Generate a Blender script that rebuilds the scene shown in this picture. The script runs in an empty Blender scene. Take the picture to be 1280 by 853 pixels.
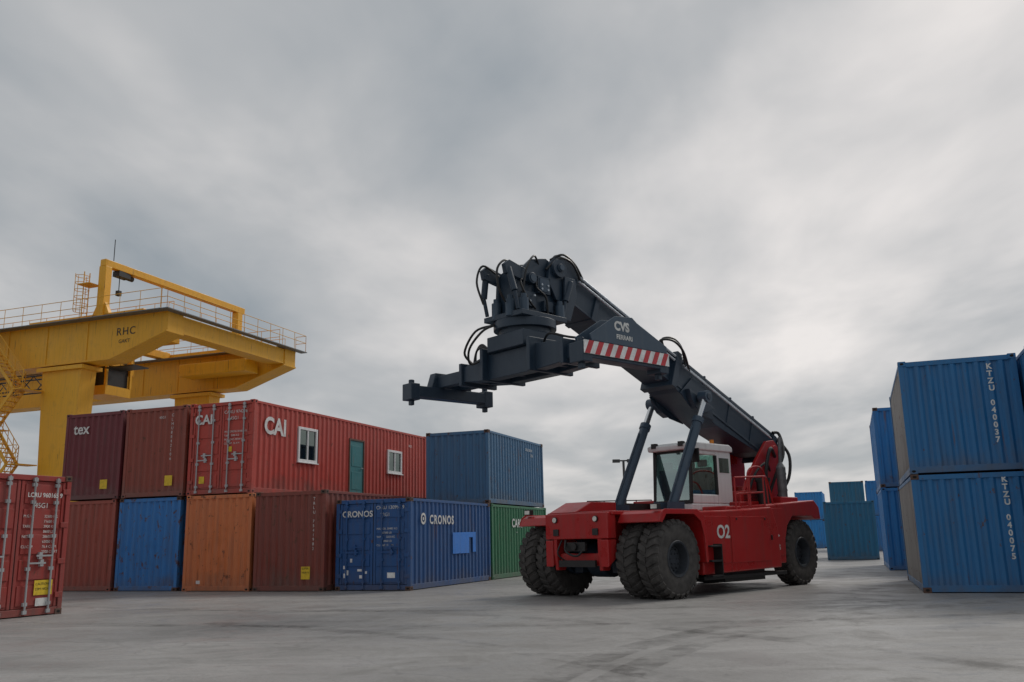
import bpy, bmesh, math, random
from mathutils import Matrix, Vector
random.seed(7)
sc=bpy.context.scene
R=math.radians
# ------------------------------------------------------------------ materials
def N(nt,t,**k):
    n=nt.nodes.new(t)
    for a,b in k.items(): setattr(n,a,b)
    return n
def newmat(name):
    m=bpy.data.materials.new(name); m.use_nodes=True
    nt=m.node_tree; nt.nodes.clear()
    o=N(nt,'ShaderNodeOutputMaterial'); p=N(nt,'ShaderNodeBsdfPrincipled')
    nt.links.new(p.outputs[0],o.inputs[0])
    return m,nt,p
def mixc(nt,fac,a,b,mode='MIX'):
    n=N(nt,'ShaderNodeMix',data_type='RGBA',blend_type=mode)
    for s,v in ((n.inputs[0],fac),(n.inputs[6],a),(n.inputs[7],b)):
        if isinstance(v,(int,float)): s.default_value=v
        elif isinstance(v,(tuple,list)): s.default_value=(*v[:3],1)
        else: nt.links.new(v,s)
    return n.outputs[2]
def ramp(nt,src,a,b,lo=0.0,hi=1.0):
    n=N(nt,'ShaderNodeMapRange'); nt.links.new(src,n.inputs[0])
    n.inputs[1].default_value=a;n.inputs[2].default_value=b;n.inputs[3].default_value=lo;n.inputs[4].default_value=hi
    return n.outputs[0]
def basevec(nt):
    for n in nt.nodes:
        if n.label=='basevec': return n.outputs[0]
    tc=N(nt,'ShaderNodeTexCoord'); oi=N(nt,'ShaderNodeObjectInfo')
    mu=N(nt,'ShaderNodeMath',operation='MULTIPLY'); nt.links.new(oi.outputs['Random'],mu.inputs[0]); mu.inputs[1].default_value=57.0
    ad=N(nt,'ShaderNodeVectorMath',operation='ADD');ad.label='basevec'
    nt.links.new(tc.outputs['Object'],ad.inputs[0]);nt.links.new(mu.outputs[0],ad.inputs[1])
    return ad.outputs[0]
def noise(nt,scale=1.0,detail=4,rough=.55,sv=None,dist=0):
    v=basevec(nt)
    if sv:
        mp=N(nt,'ShaderNodeMapping');nt.links.new(v,mp.inputs[0]);mp.inputs[3].default_value=sv;v=mp.outputs[0]
    n=N(nt,'ShaderNodeTexNoise'); nt.links.new(v,n.inputs['Vector'])
    n.inputs['Scale'].default_value=scale;n.inputs['Detail'].default_value=detail;n.inputs['Roughness'].default_value=rough;n.inputs['Distortion'].default_value=dist
    return n.outputs[0]
RUST=(.10,.04,.018)
def paint(name,col,rust=.3,dirt=.4,rough=.5,fade=.25,dent=.25,metal=0.0,rustcol=RUST,dirtcol=(.09,.08,.07),base=0):
    m,nt,p=newmat(name)
    lum=sum(col)/3
    faded=tuple(min(1,c*.80+lum*.16+.025) for c in col)
    big=noise(nt,1.1,5,.62)
    c=mixc(nt,ramp(nt,big,.35,.68,0,fade*2),col,faded)
    dk=tuple(x*.66 for x in col)
    c=mixc(nt,ramp(nt,big,.42,.25,0,.6),c,dk)
    st=noise(nt,1,4,.6,(7,7,.5))
    if dirt>0:
        c=mixc(nt,ramp(nt,st,.48,.75,0,dirt),c,dirtcol)
    if rust>0:
        f1=ramp(nt,noise(nt,5.0,6,.7,(1,1,.7)),.675-rust*.17,.725-rust*.17,0,.85)
        c=mixc(nt,f1,c,rustcol)
        f2=ramp(nt,st,.385-rust*.05,.285-rust*.05,0,.7)
        c=mixc(nt,f2,c,tuple(x*1.15 for x in rustcol))
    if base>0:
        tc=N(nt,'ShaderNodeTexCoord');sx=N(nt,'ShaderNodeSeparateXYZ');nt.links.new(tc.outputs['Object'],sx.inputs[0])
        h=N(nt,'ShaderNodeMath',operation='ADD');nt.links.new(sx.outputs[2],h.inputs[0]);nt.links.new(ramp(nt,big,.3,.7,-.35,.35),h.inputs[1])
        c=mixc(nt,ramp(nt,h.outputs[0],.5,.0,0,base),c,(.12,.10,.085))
    nt.links.new(c,p.inputs['Base Color'])
    nt.links.new(ramp(nt,big,.3,.75,rough-.08,min(1,rough+.2)),p.inputs['Roughness'])
    p.inputs['Metallic'].default_value=metal
    if dent>0:
        b=N(nt,'ShaderNodeBump');b.inputs['Strength'].default_value=dent;b.inputs['Distance'].default_value=.05
        nt.links.new(noise(nt,2.2,2,.5),b.inputs['Height']);nt.links.new(b.outputs[0],p.inputs['Normal'])
    return m
def plain(name,col,rough=.6,metal=0,var=.25):
    m,nt,p=newmat(name)
    c=mixc(nt,ramp(nt,noise(nt,6,4,.6),.3,.75,0,1),tuple(x*(1+var) for x in col),tuple(x*(1-var) for x in col))
    nt.links.new(c,p.inputs['Base Color']);p.inputs['Roughness'].default_value=rough;p.inputs['Metallic'].default_value=metal
    return m
def worn(name,col):
    m,nt,p=newmat(name)
    c=mixc(nt,ramp(nt,noise(nt,7,6,.7),.45,.7,0,.7),col,tuple(x*.5 for x in col))
    nt.links.new(c,p.inputs['Base Color']);p.inputs['Roughness'].default_value=.6
    return m
def glassmat(name,tint,g=.12):
    m=bpy.data.materials.new(name);m.use_nodes=True;nt=m.node_tree;nt.nodes.clear()
    o=N(nt,'ShaderNodeOutputMaterial');t=N(nt,'ShaderNodeBsdfTransparent');gl=N(nt,'ShaderNodeBsdfGlossy');mx=N(nt,'ShaderNodeMixShader')
    fr=N(nt,'ShaderNodeFresnel');fr.inputs[0].default_value=1.5
    t.inputs[0].default_value=(*tint,1);gl.inputs[0].default_value=(.85,1,.95,1);gl.inputs['Roughness'].default_value=.03
    ad=N(nt,'ShaderNodeMath',operation='ADD');ad.inputs[1].default_value=g;nt.links.new(fr.outputs[0],ad.inputs[0])
    nt.links.new(ad.outputs[0],mx.inputs[0]);nt.links.new(t.outputs[0],mx.inputs[1]);nt.links.new(gl.outputs[0],mx.inputs[2]);nt.links.new(mx.outputs[0],o.inputs[0])
    return m
MAT={}
C=dict(cai=(.46,.05,.032),redL=(.33,.034,.026),maroon=(.16,.02,.028),brick=(.27,.055,.032),redA=(.35,.075,.048),blueB=(.02,.19,.52),
 orange=(.62,.185,.058),brown=(.22,.048,.032),cronos=(.01,.085,.27),green=(.03,.18,.08),slate=(.05,.155,.29),rblue=(.012,.15,.37),rblue2=(.012,.185,.5),fblue=(.02,.25,.62),tealb=(.014,.145,.27))
for k,c in C.items():
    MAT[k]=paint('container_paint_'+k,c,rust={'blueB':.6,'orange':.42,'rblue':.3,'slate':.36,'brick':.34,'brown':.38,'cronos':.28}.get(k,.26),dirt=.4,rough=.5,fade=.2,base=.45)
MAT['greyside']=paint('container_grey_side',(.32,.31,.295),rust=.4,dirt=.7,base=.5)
MAT['rustframe']=paint('rusty_frame_steel',(.1,.05,.035),rust=.8,dirt=.4,rough=.75)
MAT['steel']=paint('galvanised_steel',(.42,.43,.44),rust=.25,dirt=.4,rough=.45,metal=.2,dent=0)
MAT['dark']=plain('dark_rubber',(.012,.012,.013),.7)
MAT['hole']=plain('casting_hole',(.006,.006,.006),.9)
MAT['white']=worn('white_lettering',(.7,.7,.68))
MAT['wpaint']=paint('white_paint',(.76,.77,.77),rust=.0,dirt=.22,rough=.35,fade=.0,dent=.0)
MAT['yellowlbl']=worn('yellow_label',(.75,.52,.03))
MAT['blackp']=plain('black_paint',(.015,.015,.016),.5)
MAT['brightblue']=paint('blue_repaint_patch',(.015,.2,.70),rust=.0,dirt=.25,dent=0)
MAT['teal']=paint('teal_door_paint',(.02,.18,.2),rust=.1,dirt=.3)
MAT['winglass']=glassmat('window_glass',(.25,.3,.33),.1)
MAT['curtain']=plain('curtain_cloth',(.3,.3,.3),.9)
MAT['yellow']=paint('crane_yellow',(.80,.40,.012),rust=.1,dirt=.25,rough=.45,fade=.06,dent=0,dirtcol=(.25,.12,.03))
MAT['red']=paint('vehicle_red_paint',(.42,.013,.014),rust=.0,dirt=.36,rough=.3,fade=.05,dent=.02,dirtcol=(.14,.06,.05))
MAT['boom']=paint('boom_slate_paint',(.015,.034,.060),rust=.0,dirt=.25,rough=.4,fade=.15,dent=.03,dirtcol=(.055,.075,.095))
MAT['boomlt']=paint('boom_slate_light',(.036,.068,.108),rust=.0,dirt=.3,rough=.4,fade=.12,dent=.02,dirtcol=(.10,.12,.14))
MAT['tyre']=plain('tyre_rubber',(.058,.053,.05),.85,var=.5)
MAT['rim']=plain('rim_steel',(.04,.046,.056),.5,.3)
MAT['chrome']=plain('chrome_rod',(.6,.62,.64),.18,.9,.05)
MAT['hose']=plain('hydraulic_hose',(.014,.015,.017),.4)
MAT['pipe']=plain('hydraulic_pipe',(.5,.55,.6),.35,.2)
MAT['cabglass']=glassmat('cab_glass',(.42,.68,.60),.3)
MAT['lampg']=plain('lamp_glass',(.75,.75,.7),.15)
MAT['amber']=plain('amber_lamp',(.8,.25,.02),.3)
MAT['stripeR']=plain('stripe_red',(.5,.02,.03),.4)
MAT['stripeW']=plain('stripe_white',(.75,.75,.74),.4)
MAT['seat']=plain('seat_cloth',(.03,.03,.033),.9)
MAT['greyst']=plain('grey_steel',(.16,.165,.17),.5,.3)
MAT['mast']=plain('mast_paint',(.05,.052,.055),.6,0)
MAT['paper']=plain('paper',(.6,.6,.55),.8)
# ------------------------------------------------------------------ mesh builder
class MB:
    def __init__(s): s.v=[];s.f=[];s.m=Matrix.Identity(4)
    def add(s,vs,fs):
        o=len(s.v); s.v+= [tuple(s.m@Vector(v)) for v in vs]; s.f+=[tuple(i+o for i in f) for f in fs]; return s
    def box(s,x0,x1,y0,y1,z0,z1):
        return s.add([(x,y,z) for x in (x0,x1) for y in (y0,y1) for z in (z0,z1)],[(0,1,3,2),(4,6,7,5),(0,4,5,1),(2,3,7,6),(0,2,6,4),(1,5,7,3)])
    def prism(s,pts,ax,a,b):
        def P(p,t):
            return {'x':(t,p[0],p[1]),'y':(p[0],t,p[1]),'z':(p[0],p[1],t)}[ax]
        n=len(pts)
        return s.add([P(p,a) for p in pts]+[P(p,b) for p in pts],[tuple(range(n)),tuple(range(2*n-1,n-1,-1))]+[(i,(i+1)%n,(i+1)%n+n,i+n) for i in range(n)])
    def beam(s,p0,p1,w,h,up=(0,0,1)):
        p0=Vector(p0);p1=Vector(p1);d=(p1-p0).normalized();up=Vector(up)
        if abs(d.dot(up))>.98: up=Vector((1,0,0))
        a=d.cross(up).normalized();b=a.cross(d)
        vs=[p+a*i*w/2+b*j*h/2 for p in (p0,p1) for i,j in ((-1,-1),(1,-1),(1,1),(-1,1))]
        return s.add(vs,[(0,1,2,3),(7,6,5,4),(0,4,5,1),(1,5,6,2),(2,6,7,3),(3,7,4,0)])
    def cyl(s,p0,p1,r,n=16,r2=None):
        p0=Vector(p0);p1=Vector(p1);r2=r if r2 is None else r2
        d=(p1-p0).normalized();u=Vector((0,0,1)) if abs(d.z)<.9 else Vector((1,0,0));a=d.cross(u).normalized();b=a.cross(d)
        vs=[p+(a*math.cos(2*math.pi*i/n)+b*math.sin(2*math.pi*i/n))*q for p,q in ((p0,r),(p1,r2)) for i in range(n)]
        return s.add(vs,[tuple(range(n)),tuple(range(2*n-1,n-1,-1))]+[(i,(i+1)%n,(i+1)%n+n,i+n) for i in range(n)])
    def tube(s,pts,r,n=8,smooth=3):
        pts=[Vector(p) for p in pts]
        if smooth and len(pts)>2:
            q=[]
            for i in range(len(pts)-1):
                p0=pts[max(i-1,0)];p1=pts[i];p2=pts[i+1];p3=pts[min(i+2,len(pts)-1)]
                for k in range(smooth*2):
                    t=k/(smooth*2)
                    q.append(.5*((2*p1)+(p2-p0)*t+(2*p0-5*p1+4*p2-p3)*t*t+(3*p1-p0-3*p2+p3)*t**3))
            q.append(pts[-1]);pts=q
        vs=[];prev=None
        for i,p in enumerate(pts):
            d=(pts[min(i+1,len(pts)-1)]-pts[max(i-1,0)]).normalized()
            if prev is None:
                u=Vector((0,0,1)) if abs(d.z)<.9 else Vector((1,0,0)); a=d.cross(u).normalized()
            else:
                a=(prev-d*prev.dot(d)).normalized()
            prev=a;b=a.cross(d)
            vs+=[p+(a*math.cos(2*math.pi*k/n)+b*math.sin(2*math.pi*k/n))*r for k in range(n)]
        fs=[]
        for i in range(len(pts)-1):
            for k in range(n): fs.append((i*n+k,i*n+(k+1)%n,(i+1)*n+(k+1)%n,(i+1)*n+k))
        fs+=[tuple(range(n)),tuple(range((len(pts)-1)*n,len(pts)*n))]
        return s.add(vs,fs)
    def lathe(s,prof,c=(0,0,0),n=40):   # axis = local Y ; prof=(r,y)
        vs=[];k=len(prof)
        for i in range(n):
            a=2*math.pi*i/n
            for r,y in prof: vs.append((c[0]+r*math.cos(a),c[1]+y,c[2]+r*math.sin(a)))
        fs=[(i*k+j,i*k+j+1,((i+1)%n)*k+j+1,((i+1)%n)*k+j) for i in range(n) for j in range(k-1)]
        return s.add(vs,fs)
    def obj(s,name,parent,mat,bevel=0,smooth=False,recalc=True):
        me=bpy.data.meshes.new(name);me.from_pydata(s.v,[],s.f)
        if recalc:
            bm=bmesh.new();bm.from_mesh(me);bmesh.ops.recalc_face_normals(bm,faces=bm.faces);bm.to_mesh(me);bm.free()
        me.materials.append(MAT[mat] if isinstance(mat,str) else mat)
        if smooth:
            me.polygons.foreach_set('use_smooth',[True]*len(me.polygons)); me.set_sharp_from_angle(angle=R(38))
        o=bpy.data.objects.new(name,me);sc.collection.objects.link(o)
        if parent: o.parent=parent
        if bevel:
            b=o.modifiers.new('bevel','BEVEL');b.width=bevel;b.segments=2;b.limit_method='ANGLE';b.angle_limit=R(40)
        return o
def empty(name,loc=(0,0,0),rz=0):
    e=bpy.data.objects.new(name,None);sc.collection.objects.link(e);e.location=loc;e.rotation_euler=(0,0,rz);return e
def text(name,parent,s,mat,size,M,spacing=1.0,ax='LEFT',bold=0):
    cu=bpy.data.curves.new(name,'FONT');cu.body=s;cu.size=size;cu.space_character=spacing;cu.align_x=ax;cu.offset=bold;cu.resolution_u=4
    to=bpy.data.objects.new(name+'_t',cu);sc.collection.objects.link(to)
    bpy.context.view_layer.update()
    dg=bpy.context.evaluated_depsgraph_get()
    me=bpy.data.meshes.new_from_object(to.evaluated_get(dg));me.materials.clear();me.materials.append(MAT[mat]);me.transform(M)
    bpy.data.objects.remove(to)
    o=bpy.data.objects.new(name,me);sc.collection.objects.link(o);o.parent=parent;return o
def tm(loc,face='front',rot=0):
    if face=='front': B=Matrix(((1,0,0),(0,0,-1),(0,1,0)))   # faces -y
    elif face=='right': B=Matrix(((0,0,1),(1,0,0),(0,1,0)))  # faces +x
    return Matrix.Translation(loc)@B.to_4x4()@Matrix.Rotation(rot,4,'Z')
# ------------------------------------------------------------------ containers
W=2.438
def corr(mb,o,d,nrm,L,z0,z1,pitch,depth,skip=()):
    o=Vector(o);d=Vector(d);nrm=Vector(nrm)
    n=max(1,round(L/pitch));p=L/n;pts=[]
    for i in range(n):
        b=i*p
        pts+=[(b,0),(b+p*.27,0),(b+p*.5,-depth),(b+p*.77,-depth)]
    pts.append((L,0))
    segs=[(z0,z1,0,L)]
    for (a,b,c,e) in skip:
        new=[]
        for (za,zb,la,lb) in segs:
            if b<=la or a>=lb: new.append((za,zb,la,lb));continue
            new.append((za,zb,la,a));new.append((za,zb,b,lb))
            if c>za: new.append((za,c,a,b))
            if e<zb: new.append((e,zb,a,b))
        segs=new
    def dep(t):
        for (t0,d0),(t1,d1) in zip(pts,pts[1:]):
            if t0<=t<=t1+1e-9: return d0+(d1-d0)*((t-t0)/max(t1-t0,1e-9))
        return 0
    for za,zb,la,lb in segs:
        q=[(la,dep(la))]+[x for x in pts if la+1e-4<x[0]<lb-1e-4]+[(lb,dep(lb))]
        vs=[]
        for t,dd in q:
            P=o+d*t+nrm*dd; vs+=[(P.x,P.y,za),(P.x,P.y,zb)]
        mb.add(vs,[(2*i,2*i+2,2*i+3,2*i+1) for i in range(len(q)-1)])
def container(loc,rz,col,L=6.06,H=2.591,end='corr',bar='steel',name='shipping_container',skip=(),leftmat=None,framemat=None,rear=True):
    rz+=R(random.uniform(-.35,.35))
    e=empty(name,loc,rz);fm=framemat or col
    F=MB()
    for x in (-W,-.11):
        for y in (0,L-.12): F.box(x,x+.11,y+.006,y+.114,.11,H-.11)
    for x in (-W+.012,-.072): F.box(x,x+.06,.11,L-.11,.02,.17);F.box(x,x+.06,.11,L-.11,H-.10,H-.02)
    for y in (.012,L-.082): F.box(-W+.11,-.11,y,y+.07,H-.13,H-.02);F.box(-W+.11,-.11,y,y+.07,.02,.16)
    F.obj('frame',e,fm,bevel=.006)
    K=MB();Hh=MB()
    for x in (-W,-.162):
        for y in (0,L-.178):
            for z in (0,H-.118):
                K.box(x-.003,x+.165,y-.003,y+.181,z,z+.118)
                yf=y-.0045 if y==0 else y+.1825
                cx=x+.081;cz=z+.059
                pts=[(cx+.044*math.cos(a*math.pi/5),cz+.028*math.sin(a*math.pi/5)) for a in range(10)]
                Hh.prism(pts,'y',yf,yf+.003 if y==0 else yf-.003)
                xs=x-.0045 if x<-1 else x+.1665
                pts=[(y+.089+.04*math.cos(a*math.pi/5),cz+.03*math.sin(a*math.pi/5)) for a in range(10)]
                Hh.prism(pts,'x',xs,xs+.003 if x<-1 else xs-.003)
    K.obj('corner_castings',e,'rustframe' if random.random()<.35 else fm,bevel=.008)
    Hh.obj('casting_holes',e,'hole')
    P=MB()
    corr(P,(-.02,.11,0),(0,1,0),(1,0,0),L-.22,.16,H-.09,.278,.036,skip)
    if not leftmat: corr(P,(-W+.02,.11,0),(0,1,0),(-1,0,0),L-.22,.16,H-.09,.278,.036)
    corr(P,(-W+.1,L-.02,0),(1,0,0),(0,1,0),W-.2,.15,H-.12,.25,.045)
    if end=='corr': corr(P,(-W+.1,.02,0),(1,0,0),(0,-1,0),W-.2,.15,H-.12,.25,.045)
    P.box(-W+.05,-.05,.05,L-.05,H-.05,H-.03)
    P.obj('corrugated_panels',e,col)
    if leftmat:
        P=MB();corr(P,(-W+.02,.11,0),(0,1,0),(-1,0,0),L-.22,.16,H-.09,.278,.036);P.obj('side_panel',e,leftmat)
    B=MB();B.box(-W+.08,-.08,.1,L-.1,.10,.14)
    for y in [i*.5+.35 for i in range(int((L-.5)/.5)+1)]: B.box(-W+.08,-.08,y,y+.05,.03,.10)
    B.obj('floor_crossmembers',e,'rustframe')
    if end=='door':
        D=MB()
        for x0,x1 in ((-W+.125,-W/2-.012),(-W/2+.012,-.125)):
            D.box(x0,x1,.05,.075,.17,H-.14)
            zz=.17;n=5;hh=(H-.31)/n
            for i in range(n):
                D.prism([(x0+.1,zz+i*hh+.05),(x1-.1,zz+i*hh+.05),(x1-.1,zz+(i+1)*hh-.07),(x0+.1,zz+(i+1)*hh-.07)],'y',.028,.052)
            D.box(x0,x0+.07,.03,.052,.17,H-.14);D.box(x1-.07,x1,.03,.052,.17,H-.14)
        D.obj('doors',e,col,bevel=.006)
        G=MB();G.box(-W/2-.012,-W/2+.012,.045,.07,.16,H-.13)
        G.box(-W+.11,-W+.125,.04,.07,.16,H-.13);G.box(-.125,-.11,.04,.07,.16,H-.13);G.obj('door_gaskets',e,'dark')
        S=MB()
        for x in (-W+.36,-W+.36+.56,-.92,-.36):
            S.cyl((x,-.012,.08),(x,-.012,H-.06),.021,8)
            for z in (.25,H*.33,H*.56,H*.8,H-.22): S.box(x-.05,x+.05,-.02,.03,z-.035,z+.035)
            for z in (.09,H-.12): S.box(x-.045,x+.045,-.032,.02,z-.035,z+.04)
            dx=.42 if x in(-W+.36,-.92) else -.02
            zh=1.05 if x in (-W+.36,-.92) else 1.2
            S.box(x,x+.4 if dx>0 else x-.4,-.036,-.024,zh,zh+.035)
            S.box(x+.3*(1 if dx>0 else -1)-.03,x+.3*(1 if dx>0 else -1)+.05,-.03,.03,zh-.05,zh+.09)
        S.obj('locking_bars',e,bar,smooth=True)
        S=MB()
        for x in (-W+.02,-.2):
            for z in (.35,H*.36,H*.62,H-.4): S.box(x,x+.18,-.004,.02,z,z+.11)
        S.obj('hinges',e,col,bevel=.005)
    return e
g=.3535
E0=Vector((-3.0,26.18,0))
U=Vector((math.cos(g),-math.sin(g),0));V=Vector((math.sin(g),math.cos(g),0))
def gp(u,v,z=0): return E0+U*u+V*v+Vector((0,0,z))
HC=2.896
def lbl(e,x,z,w,h,y=-.004,mat='yellowlbl',name='yellow_label'):
    MB().box(x,x+w,y-.003,y,z,z+h).obj(name,e,mat)
def lines(e,x,z,rows,size=.09,mat='white',face='front',y=-.01,name='data_text',gap=1.45):
    for i,r in enumerate(rows):
        if r: text(name,e,r,mat,size,tm((x,y,z-i*size*gap),face))
c=container(gp(0,0),-g,'cronos',end='door',bar='cronos')
text('lettering',c,'CRONOS','white',.24,tm((-W+.22,-.02,2.08)),bold=.006)
text('serial_text',c,'CRSU 130991 9','white',.14,tm((-1.12,.015,2.28)));text('serial_text',c,'22G1','white',.14,tm((-.98,.015,2.08)))
lines(c,-1.1,1.7,['MAX.GR. 30480 KG','        67200 LB','TARE     2250 KG','          4960 LB','CU.CAP. 33.2 M'],.08,y=.02)
text('lettering',c,'CRONOS','white',.36,tm((.004,1.25,1.86),'right'),spacing=1.25,bold=.012)
lg=MB();lg.m=Matrix.Translation((.006,.82,2.0))@Matrix.Rotation(R(90),4,'Z')
lg.lathe([(.10,0),(.17,0)],n=24);lg.lathe([(.0,0),(.05,0)],n=16);lg.obj('logo',c,'white')
mp=MB();mp.prism([(2.9,.95),(4.2,.95),(4.2,1.45),(4.5,1.45),(4.5,.98),(4.75,.98),(4.75,1.62),(2.9,1.6)],'x',.0005,.004);mp.obj('repaint_patch',c,'brightblue')
mp=MB()
for q in range(7): 
    x=-W+.2+random.random()*.9;z=.3+random.random()*.6;mp.box(x,x+.05+random.random()*.1,.022,.026,z,z+.06+random.random()*.08)
mp.box(-.75,-.5,.022,.026,.35,.5);mp.obj('stickers',c,'stripeW')
c=container(gp(0,6.25),-g,'green')
text('lettering',c,'CARU','white',.42,tm((.004,2.0,1.8),'right'),spacing=1.1,bold=.012);text('lettering',c,'.....','white',.2,tm((.004,2.4,1.6),'right'))
c=container(gp(-.03,6.1,2.6),-g,'slate',end='corr')
text('lettering',c,'GESU 204518','white',.14,tm((.004,3.9,2.15),'right'));text('lettering',c,'22G1','white',.14,tm((.004,4.5,1.95),'right'))
c=container(gp(-2.6,-.35),-g,'brown',L=12.19,H=HC)
lbl(c,-.78,.34,.3,.36,y=.02);lines(c,-.75,.62,['SUPER','HEAVY'],.08,'blackp',y=.014)
for i,ch in enumerate('TRLU 7541982'): text('vertical_serial',c,ch,'white',.12,tm((-.42,.012,2.6-i*.13)))
c=container(gp(-5.2,-.3),-g,'orange',L=12.19,H=HC);
lines(c,-.85,.4,['28.7'],.1,'blackp',y=.01);lbl(c,-W+.5,.22,.14,.1,y=.02,mat='white',name='sticker')
wins=[(2.45,3.6,1.13,2.3),(8.7,9.9,1.13,2.05)]
door=(5.75,6.85,.16,2.22)
c=container(gp(-5.33,-.2,2.905),-g,'cai',L=12.19,H=HC,end='door',bar='steel',name='site_office_container',skip=wins+[door])
text('lettering',c,'CAI','white',.42,tm((-W+.2,.0,2.22)),bold=.012)
text('serial_text',c,'CAXU 974296 2','white',.145,tm((-1.13,.01,2.5)));text('serial_text',c,'45G1','white',.15,tm((-.9,.01,2.3)))
lines(c,-1.1,1.9,['MAX.GROSS 30480 KG','TARE  3980 KG','PAYLOAD 26500 KG','CU.CAP  76.4 M'],.085,y=.015);lbl(c,-.95,1.3,.16,.16,y=.015);lbl(c,-W+.45,.35,.2,.22,y=.015)
text('lettering',c,'CAI','white',.74,tm((.004,.55,1.9),'right'),bold=.025)
text('lettering',c,'45G1','white',.14,tm((.004,10.5,2.3),'right'))
wf=MB();wg=MB();cu=MB()
for a,b,z0,z1 in wins:
    t=.09
    wf.box(-.07,.02,a,a+t,z0,z1);wf.box(-.07,.02,b-t,b,z0,z1);wf.box(-.07,.02,a+t,b-t,z0,z0+t);wf.box(-.07,.02,a+t,b-t,z1-t,z1)
    m=(a+b)/2;wf.box(-.05,.012,m-.03,m+.03,z0+t,z1-t);wf.box(-.03,.06,a-.04,b+.04,z0-.04,z0-.002)
    wg.box(-.035,-.028,a+t,b-t,z0+t,z1-t);cu.box(-.16,-.15,a,m+.2,z0,z1)
wf.obj('window_frames',c,'wpaint',bevel=.008);wg.obj('window_glass',c,'winglass');cu.obj('curtains',c,'curtain')
df=MB();a,b,z0,z1=door
df.box(-.06,-.02,a+.06,b-.06,z0,z1-.06);df.box(-.02,-.008,a+.2,b-.2,z0+.2,z0+.85);df.box(-.02,-.008,a+.2,b-.2,z0+1.05,z1-.25)
df.obj('teal_door',c,'teal',bevel=.01)
df=MB();df.box(-.07,.01,a,a+.06,z0,z1);df.box(-.07,.01,b-.06,b,z0,z1);df.box(-.07,.01,a+.06,b-.06,z1-.06,z1);df.obj('door_frame',c,'rustframe')
df=MB();df.cyl((-.01,b-.18,z0+1.0),(.05,b-.18,z0+1.0),.015);df.box(.03,.05,b-.3,b-.16,z0+.99,z0+1.02);df.obj('door_handle',c,'steel')
c=container(gp(-7.95,-.2),-g,'blueB',L=12.19,H=HC)
c=container(gp(-10.55,-.2),-g,'redA',L=12.19,H=HC)
c=container(gp(-7.87,-.25,2.905),-g,'brick',L=12.19,H=HC)
lbl(c,-.75,.34,.3,.32,y=.02);
for i,ch in enumerate('CLHU8842106'): text('vertical_serial',c,ch,'white',.13,tm((-.6,.012,2.55-i*.14)))
text('data_text',c,'45G1','white',.12,tm((-1.1,.012,2.5)))
c=container(gp(-10.45,-.25,2.905),-g,'maroon',L=12.19,H=HC)
text('lettering',c,'tex','white',.5,tm((-W+.35,.012,2.2)),bold=.01);lbl(c,-.8,.34,.3,.3,y=.02)
ph=g+.05
c=container((-9.72,19.95,0),R(90)-ph,'redL',L=12.19,H=HC,end='door',bar='steel')
text('serial_text',c,'LCRU 960165 9','white',.13,tm((-1.1,-.035,2.42)),bold=.003);text('serial_text',c,'45G1','white',.15,tm((-.88,.005,2.2)))
for xx,rows in ((-1.12,['M.G.W.','','TARE','','NET','','CU.CAP.','']),(-.62,['32500 KG','71650 LB','3900 KG','8600 LB','28600 KG','63050 LB','76.4 CU.M','2700 CU.FT'])):
    lines(c,xx,2.0,rows,.08,y=.012,gap=1.3)
lbl(c,-.72,.42,.44,.3,y=.012);lines(c,-.69,.62,['CAUTION','2.9M HIGH'],.07,'blackp',y=.006)
lbl(c,-.66,.2,.3,.16,y=.012,mat='white',name='sticker')
text('data_text',c,'LS','white',.3,tm((-W+.25,.012,2.35)))
def vert(c,s,mat='white',x=-.62,z=2.42,size=.17,st=.165):
    for i,ch in enumerate(s): text('vertical_serial',c,ch,mat,size,tm((x,.014,z-i*st)),bold=.006)
RO=Vector((8.965,20.65,0))+U*W
def rp(u,v,z=0): return RO+U*u+V*v+Vector((0,0,z))
for k,s in ((0,'KTZU 040075'),(1,'KTZU 040037')):
    c=container(rp(0,0,2.6*k),-g,'rblue',leftmat='greyside',framemat='rblue');vert(c,s,x=-.62,z=2.28 if k else 2.36)
for k in (0,1): container(rp(2.5,-.9,2.6*k),-g,'rblue')
for k in (0,1): container(rp(-.3,13.0,2.9*k),-g,'rblue2',H=HC)
for k in (0,1): container(rp(2.3,13.0,2.9*k),-g,'rblue2',H=HC)
for k in (0,1): container(rp(2.5,6.2,2.6*k),-g,'rblue')
container(Vector((17.95,45.9,0)),-g,'tealb',H=HC)
for q,(x,y) in enumerate(((25.9,67.9),(28.3,67.0))):
    for k in (0,1): container(Vector((x,y,2.55*k)),-g,'rblue2' if q else 'tealb',H=2.54)
for k in (0,1): container(Vector((28.2,84.1,2.55*k)),-g,'fblue',H=2.54)
container(Vector((33.0,93,0)),-g,'redA')
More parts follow.
